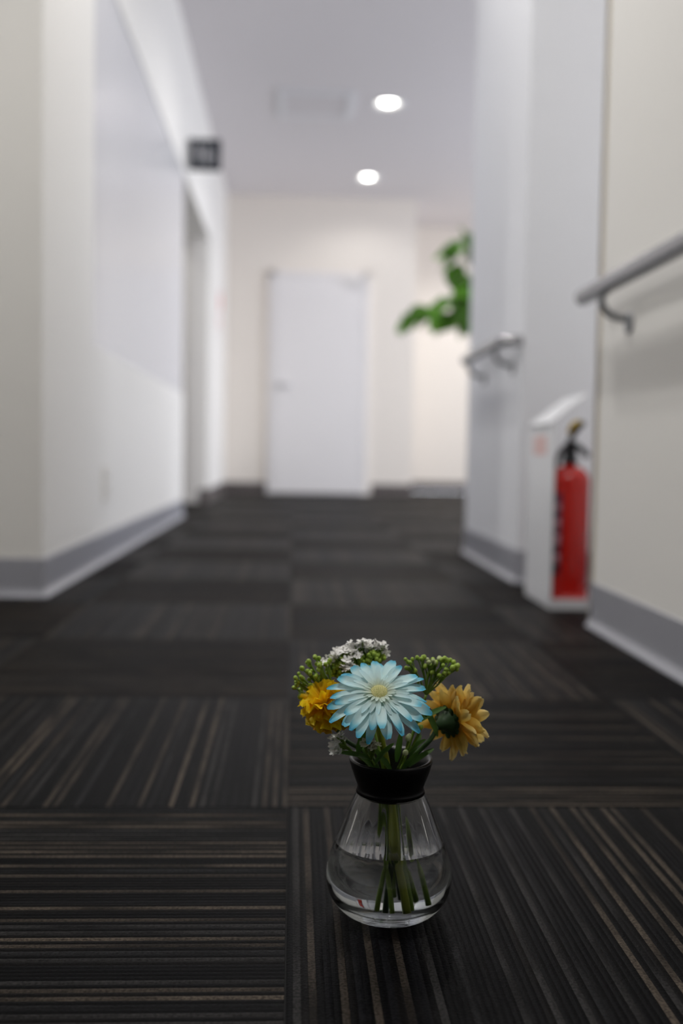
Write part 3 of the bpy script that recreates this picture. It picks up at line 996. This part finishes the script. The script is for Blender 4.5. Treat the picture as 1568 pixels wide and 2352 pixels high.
def disc_vf():
    B = Matrix.Translation(GC) @ basis(GN)
    vs, fs = lathe([(0.0, 0.0036), (0.003, 0.0034), (0.006, 0.0025), (0.0078, 0.0008), (0.0075, -0.004), (0.0, -0.005)], 24)
    for i in range(130):
        r = 0.0078 * math.sqrt((i + 0.5) / 130)
        a = i * 2.39996
        z = 0.0034 - 0.0026 * (r / 0.0078) ** 2
        n0 = len(vs)
        h_ = 0.0016 + 0.0006 * rg.random()
        tx, ty = r * 1.06 * math.cos(a), r * 1.06 * math.sin(a)
        for q in range(4):
            b_ = q * PI / 2 + a
            vs.append((r * math.cos(a) + 0.00042 * math.cos(b_), r * math.sin(a) + 0.00042 * math.sin(b_), z - 0.0003))
        vs.append((tx, ty, z + h_))
        fs += [(n0 + q, n0 + (q + 1) % 4, n0 + 4) for q in range(4)]
    return [tuple(B @ Vector(x)) for x in vs], fs


part('flower_center', disc_vf(), 'disc_yellow', gf, True)['label'] = 'pale yellow-green disc'
B = Matrix.Translation(GC) @ basis(GN)
cal = lathe([(0.0, -0.0045), (0.0075, -0.0042), (0.0078, -0.007), (0.005, -0.0115), (0.002, -0.014), (0.0, -0.014)], 18)
part('calyx', ([tuple(B @ Vector(x)) for x in cal[0]], cal[1]), 'calyx_green', gf, True)
g0 = GC - GN * 0.013
part('stem', tube([g0, g0 - GN * 0.008 + Vector((0, 0, -0.012)), (0.0800, 0.834, 0.130), (0.0845, 0.834, 0.100), (0.0875, 0.832, 0.060), (0.0955, 0.834, 0.012)], 0.0027, 10), 'stem_bright', gf, True)

# --- amber chrysanthemum seen from behind on the right
rm = random.Random(23)
MC = Vector((0.1330, 0.848, 0.1600))
MN = Vector((0.78, 0.58, 0.16)).normalized()
mf = thing('yellow_chrysanthemum', (VX, VY, 0.008), 'amber yellow flower turned away to the right, seen from behind its green base', 'flower', 'flowers in the vase')
mp = [petal_mesh('petal', 0.0305, 0.0125, 'mum_petal', -0.10, 0.40, 0.0, tip=0.42, wav=0.035), petal_mesh('petal', 0.0335, 0.0100, 'mum_petal', 0.10, 0.5, 0.0, tip=0.36, wav=0.045), petal_mesh('petal', 0.0265, 0.0135, 'mum_petal', 0.25, 0.3, -0.10, tip=0.45, wav=0.05)]
ring(mf, MC, MN, mp, 15, 0.003, 0.0, 0.2, rm, 0.1, 0.0, (0.78, 1.14), ej=0.26, tw=0.6)
ring(mf, MC, MN, mp[::-1], 15, 0.003, 0.22, 0.2, rm, 0.3, 0.002, (0.76, 1.06), ej=0.2, tw=0.6)
ring(mf, MC, MN, mp, 15, 0.003, 0.5, 0.2, rm, 0.2, 0.003, (0.85, 1.1), ej=0.2, tw=0.5)
ring(mf, MC, MN, mp, 9, 0.002, 0.8, 0.15, rm, 0.2, 0.004, (0.65, 0.85))
B = Matrix.Translation(MC) @ basis(MN)
cal = lathe([(0.0, 0.002), (0.0105, 0.0012), (0.0115, -0.0008), (0.0095, -0.0036), (0.0055, -0.0080), (0.0032, -0.0150), (0.0, -0.0150)], 22)
part('calyx', ([tuple(B @ Vector(x)) for x in cal[0]], cal[1]), 'calyx_green', mf, True)
bract = petal_mesh('bract', 0.0085, 0.006, 'calyx_green', 0.0, 0.2)
ring(mf, MC, MN, [bract], 12, 0.006, 0.05, 0.05, rm, 0.0, -0.0035, (0.9, 1.1), 'bract')
m0 = MC - MN * 0.013
part('stem', tube([m0, m0 - MN * 0.009 + Vector((0, 0, -0.009)), (0.1010, 0.838, 0.130), (0.0920, 0.842, 0.105), (0.0880, 0.842, 0.060), (0.0825, 0.838, 0.011)], 0.0020, 10), 'stem_dark', mf, True)

# --- golden carnation on the left
rc = random.Random(31)
CC = Vector((0.0305, 0.838, 0.1755))
CN = Vector((-0.40, -0.30, 0.86)).normalized()
cf = thing('golden_carnation', (VX, VY, 0.008), 'golden yellow ruffled flower at the left of the bunch', 'flower', 'flowers in the vase')
cm = [fan_mesh('petal', 0.0210, 1.45, 'carnation_petal', s_) for s_ in (1, 2, 3, 4)]
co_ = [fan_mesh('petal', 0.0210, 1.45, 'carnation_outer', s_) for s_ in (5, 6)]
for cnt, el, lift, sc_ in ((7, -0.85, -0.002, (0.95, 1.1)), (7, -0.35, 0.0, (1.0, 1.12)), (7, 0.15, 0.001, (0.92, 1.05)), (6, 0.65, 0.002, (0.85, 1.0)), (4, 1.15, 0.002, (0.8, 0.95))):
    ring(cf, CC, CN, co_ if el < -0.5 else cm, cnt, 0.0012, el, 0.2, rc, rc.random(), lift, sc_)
B = Matrix.Translation(CC) @ basis(CN)
cal = lathe([(0.0, 0.001), (0.0052, -0.001), (0.0056, -0.010), (0.0040, -0.017), (0.0, -0.019)], 16)
part('calyx', ([tuple(B @ Vector(x)) for x in cal[0]], cal[1]), 'stem_green', cf, True)
c0 = CC - CN * 0.017
part('stem', tube([c0, c0 - CN * 0.008 + Vector((0.004, 0, -0.008)), (0.0690, 0.842, 0.130), (0.0780, 0.845, 0.105), (0.0865, 0.852, 0.060), (0.0930, 0.856, 0.012)], 0.0018, 10), 'stem_dark', cf, True)

# --- sprigs of small buds and white florets
BUD = mesh('bud', sphere_vf((0, 0, 0), 0.0019, 8, 6, 1.15), 'bud_green', True)
BUDP = mesh('bud', sphere_vf((0, 0, 0), 0.0020, 8, 6, 1.1), 'bud_pale', True)


def floret_mesh(m, seed):
    r_ = random.Random(seed)
    vs, fs = [], []
    for k_ in range(6):
        a = k_ * PI / 3 + r_.uniform(-0.2, 0.2)
        n0 = len(vs)
        L_ = 0.0037 * r_.uniform(0.85, 1.2)
        up = r_.uniform(0.1, 0.7)
        for u, w in ((0.0, 0.0005), (0.45, 0.0011), (0.8, 0.0011), (1.0, 0.0004)):
            for s_ in (-1, 1):
                vs.append((L_ * u * math.cos(a) - s_ * w * math.sin(a), L_ * u * math.sin(a) + s_ * w * math.cos(a), up * L_ * u))
        for q in range(3):
            fs.append((n0 + 2 * q, n0 + 2 * q + 1, n0 + 2 * q + 3, n0 + 2 * q + 2))
    sv, sf = sphere_vf((0, 0, 0.0005), 0.0008, 6, 4)
    n0 = len(vs)
    vs += sv
    fs += [tuple(i + n0 for i in f) for f in sf]
    return mesh('floret', (vs, fs), m, True)


FLO = [floret_mesh('floret_white', 1), floret_mesh('floret_white', 2), floret_mesh('floret_white', 3)]
FLC = [floret_mesh('floret_cream', 4), floret_mesh('floret_cream', 5)]
SLEAF = petal_mesh('leaf', 0.026, 0.0055, 'sprig_leaf', 0.25, 0.3, 0.0, tip=0.4)


def sprig(name, label, fork, heads, stem, rnd, kind, stem_mat='stem_green', sub=5, spread=0.008, leaves_=()):
    """fork: where the stalks part; heads: (tip, bud kind); stem: lower path into the vase"""
    t = thing(name, (VX, VY, 0.008), label, 'flower', 'flowers in the vase')
    part('stem', tube([fork] + stem, 0.0011, 8, r2=0.0017), stem_mat, t, True)
    F = Vector(fork)
    for tip, kd in heads:
        T = Vector(tip)
        mid = F.lerp(T, 0.5) + Vector((rnd.uniform(-1, 1), rnd.uniform(-1, 1), 0.3)) * 0.0015
        sub_t = []
        vf = [tube([F, mid, T - (T - F) * 0.12], 0.0008, 6, r2=0.0006, n=4)]
        d = (T - F).normalized()
        for i in range(sub):
            j = Vector((rnd.uniform(-1, 1), rnd.uniform(-1, 1), rnd.uniform(-0.4, 0.6)))
            q = T + j * spread * 0.55
            sub_t.append(q)
            vf.append(tube([F.lerp(T, rnd.uniform(0.45, 0.7)), q - (q - T) * 0.2 - d * 0.002, q], 0.00055, 5, n=3))
        br = part('branch', join(*vf), 'stem_green', t, True)
        for q in sub_t:
            ms = {'g': [BUD], 'p': [BUDP, BUD], 'w': FLO, 'c': FLC}[kd]
            M = orient(q, (rnd.uniform(-1, 1), rnd.uniform(-1, 1), 0.2), d + Vector((rnd.uniform(-.5, .5), rnd.uniform(-.7, .2), rnd.uniform(0, .5))))
            link('bud' if kd in 'gp' else 'floret', rnd.choice(ms), t, M @ Matrix.Scale(rnd.uniform(0.8, 1.2), 4))
    for (lp, ld) in leaves_:
        link('leaf', SLEAF, t, orient(lp, ld, (0, -0.6, 0.8)) @ Matrix.Scale(rnd.uniform(0.8, 1.1), 4))
    return t


rs = random.Random(41)
# white domed cluster at the top, green buds beneath it
heads = [((0.031 + (x - 0.030) * 0.93, 0.862 + dy, z - 0.0045), 'w') for x, dy, z in ((0.0300, -.004, 0.2085), (0.0345, .0, 0.2125), (0.0395, -.004, 0.2150), (0.0440, .002, 0.2185), (0.0490, -.004, 0.2200), (0.0545, .0, 0.2235), (0.0590, -.002, 0.2255),
                                                   (0.0640, .0, 0.2240), (0.0690, -.003, 0.2220), (0.0740, .0, 0.2230), (0.0790, -.002, 0.2245), (0.0800, .002, 0.2190), (0.0490, -.010, 0.2120), (0.0475, -.012, 0.2060), (0.0540, -.008, 0.2160))]
heads += [((x, 0.858, z - 0.002), 'g') for x, z in ((0.0380, 0.2050), (0.0430, 0.2080), (0.0600, 0.2130), (0.0650, 0.2150), (0.0700, 0.2140), (0.0750, 0.2120), (0.0620, 0.2070), (0.0680, 0.2080), (0.0400, 0.1990), (0.0350, 0.2010))]
sprig('white_cluster_flower', 'dome of tiny white florets over green buds at the top of the bunch', (0.0620, 0.860, 0.178), heads,
      [(0.0740, 0.856, 0.140), (0.0820, 0.852, 0.105), (0.0900, 0.850, 0.060), (0.1010, 0.852, 0.013)], rs, 'w', sub=8, spread=0.0085)
heads = [((x, 0.848 + dy, z), 'g') for x, dy, z in ((0.0075, 0, 0.1905), (0.0065, .003, 0.1850), (0.0090, -.002, 0.1960), (0.0140, 0, 0.2010), (0.0170, .004, 0.2060), (0.0225, 0, 0.2120), (0.0240, -.003, 0.2050),
                                                   (0.0190, -.004, 0.1980), (0.0290, 0, 0.2085), (0.0150, .0, 0.1910), (0.0110, .003, 0.1800), (0.0280, .002, 0.2020), (0.0230, -.002, 0.1950))]
sprig('green_bud_sprig', 'spray of small green buds above the golden flower on the left', (0.0420, 0.850, 0.166), heads,
      [(0.0660, 0.850, 0.138), (0.0770, 0.850, 0.105), (0.0850, 0.852, 0.060), (0.0890, 0.856, 0.013)], rs, 'g', sub=4, spread=0.008)
heads = [((x, 0.846 + dy, z), kd) for x, dy, z, kd in ((0.0985, 0, 0.2105, 'g'), (0.1000, .003, 0.2030, 'g'), (0.1080, 0, 0.2125, 'g'), (0.1160, -.002, 0.2105, 'p'), (0.1200, .003, 0.2115, 'p'), (0.1150, 0, 0.2060, 'g'),
                                                      (0.1240, 0, 0.2070, 'g'), (0.1290, .002, 0.2115, 'g'), (0.1330, 0, 0.2085, 'g'), (0.1345, -.002, 0.2050, 'g'), (0.1270, -.003, 0.2025, 'g'), (0.1200, 0, 0.2000, 'g'))]
sprig('green_bud_sprig', 'spray of green buds on forked stalks between the gerbera and the amber flower', (0.1130, 0.846, 0.182), heads,
      [(0.1060, 0.846, 0.160), (0.0960, 0.846, 0.128), (0.0905, 0.846, 0.105), (0.0990, 0.846, 0.060), (0.1080, 0.846, 0.014)], rs, 'g', sub=4, spread=0.0075,
      leaves_=[((0.110, 0.838, 0.175), (0.5, -0.3, -0.8)), ((0.104, 0.838, 0.160), (0.6, -0.3, 0.6))])
heads = [((x, 0.822 + dy, z), 'w') for x, dy, z in ((0.0385, 0, 0.1500), (0.0410, -.002, 0.1540), (0.0380, .002, 0.1455), (0.0420, 0, 0.1480), (0.0395, -.002, 0.1425))]
sprig('small_white_sprig', 'small white floret tuft low at the left above the vase rim', (0.0520, 0.828, 0.139), heads,
      [(0.0640, 0.834, 0.127), (0.0740, 0.838, 0.105), (0.0800, 0.840, 0.060), (0.0860, 0.828, 0.013)], rs, 'w', sub=4, spread=0.007,
      leaves_=[((0.056, 0.828, 0.137), (0.1, -0.4, 0.8))])
heads = [((x, 0.818 + dy, z), 'c') for x, dy, z in ((0.0600, 0, 0.1490), (0.0640, -.002, 0.1500), (0.0680, 0, 0.1495), (0.0660, .002, 0.1465))]
sprig('small_white_sprig', 'small cream floret tuft just under the gerbera petals', (0.0670, 0.828, 0.133), heads,
      [(0.0720, 0.834, 0.122), (0.0780, 0.838, 0.105), (0.0830, 0.836, 0.060), (0.0770, 0.836, 0.013)], rs, 'c', sub=4, spread=0.006,
      leaves_=[((0.066, 0.826, 0.134), (-0.5, -0.3, 0.3)), ((0.070, 0.826, 0.130), (0.3, -0.4, 0.7))])
heads = [((x, 0.824 + dy, z), 'p') for x, dy, z in ((0.0930, 0, 0.1400), (0.0985, 0, 0.1520), (0.1080, .0, 0.1600), (0.0270, .0, 0.1770))][:3]
sprig('leafy_filler_sprig', 'dark leafy sprig filling the vase mouth below the gerbera', (0.0900, 0.832, 0.126), heads,
      [(0.0890, 0.836, 0.118), (0.0880, 0.838, 0.105), (0.0910, 0.842, 0.060), (0.0985, 0.836, 0.013)], rs, 'p', sub=2, spread=0.005,
      leaves_=[((0.084, 0.830, 0.122), (-0.5, -0.2, 0.9)), ((0.092, 0.828, 0.124), (0.5, -0.3, 0.9)), ((0.098, 0.832, 0.126), (0.8, -0.1, 0.8)), ((0.076, 0.830, 0.120), (-0.8, -0.1, 0.9)),
               ((0.088, 0.832, 0.130), (0.1, -0.2, 1)), ((0.100, 0.840, 0.130), (0.4, 0.1, 1)), ((0.070, 0.838, 0.124), (-0.5, 0.1, 1)), ((0.094, 0.830, 0.136), (0.6, -0.2, 0.7))])
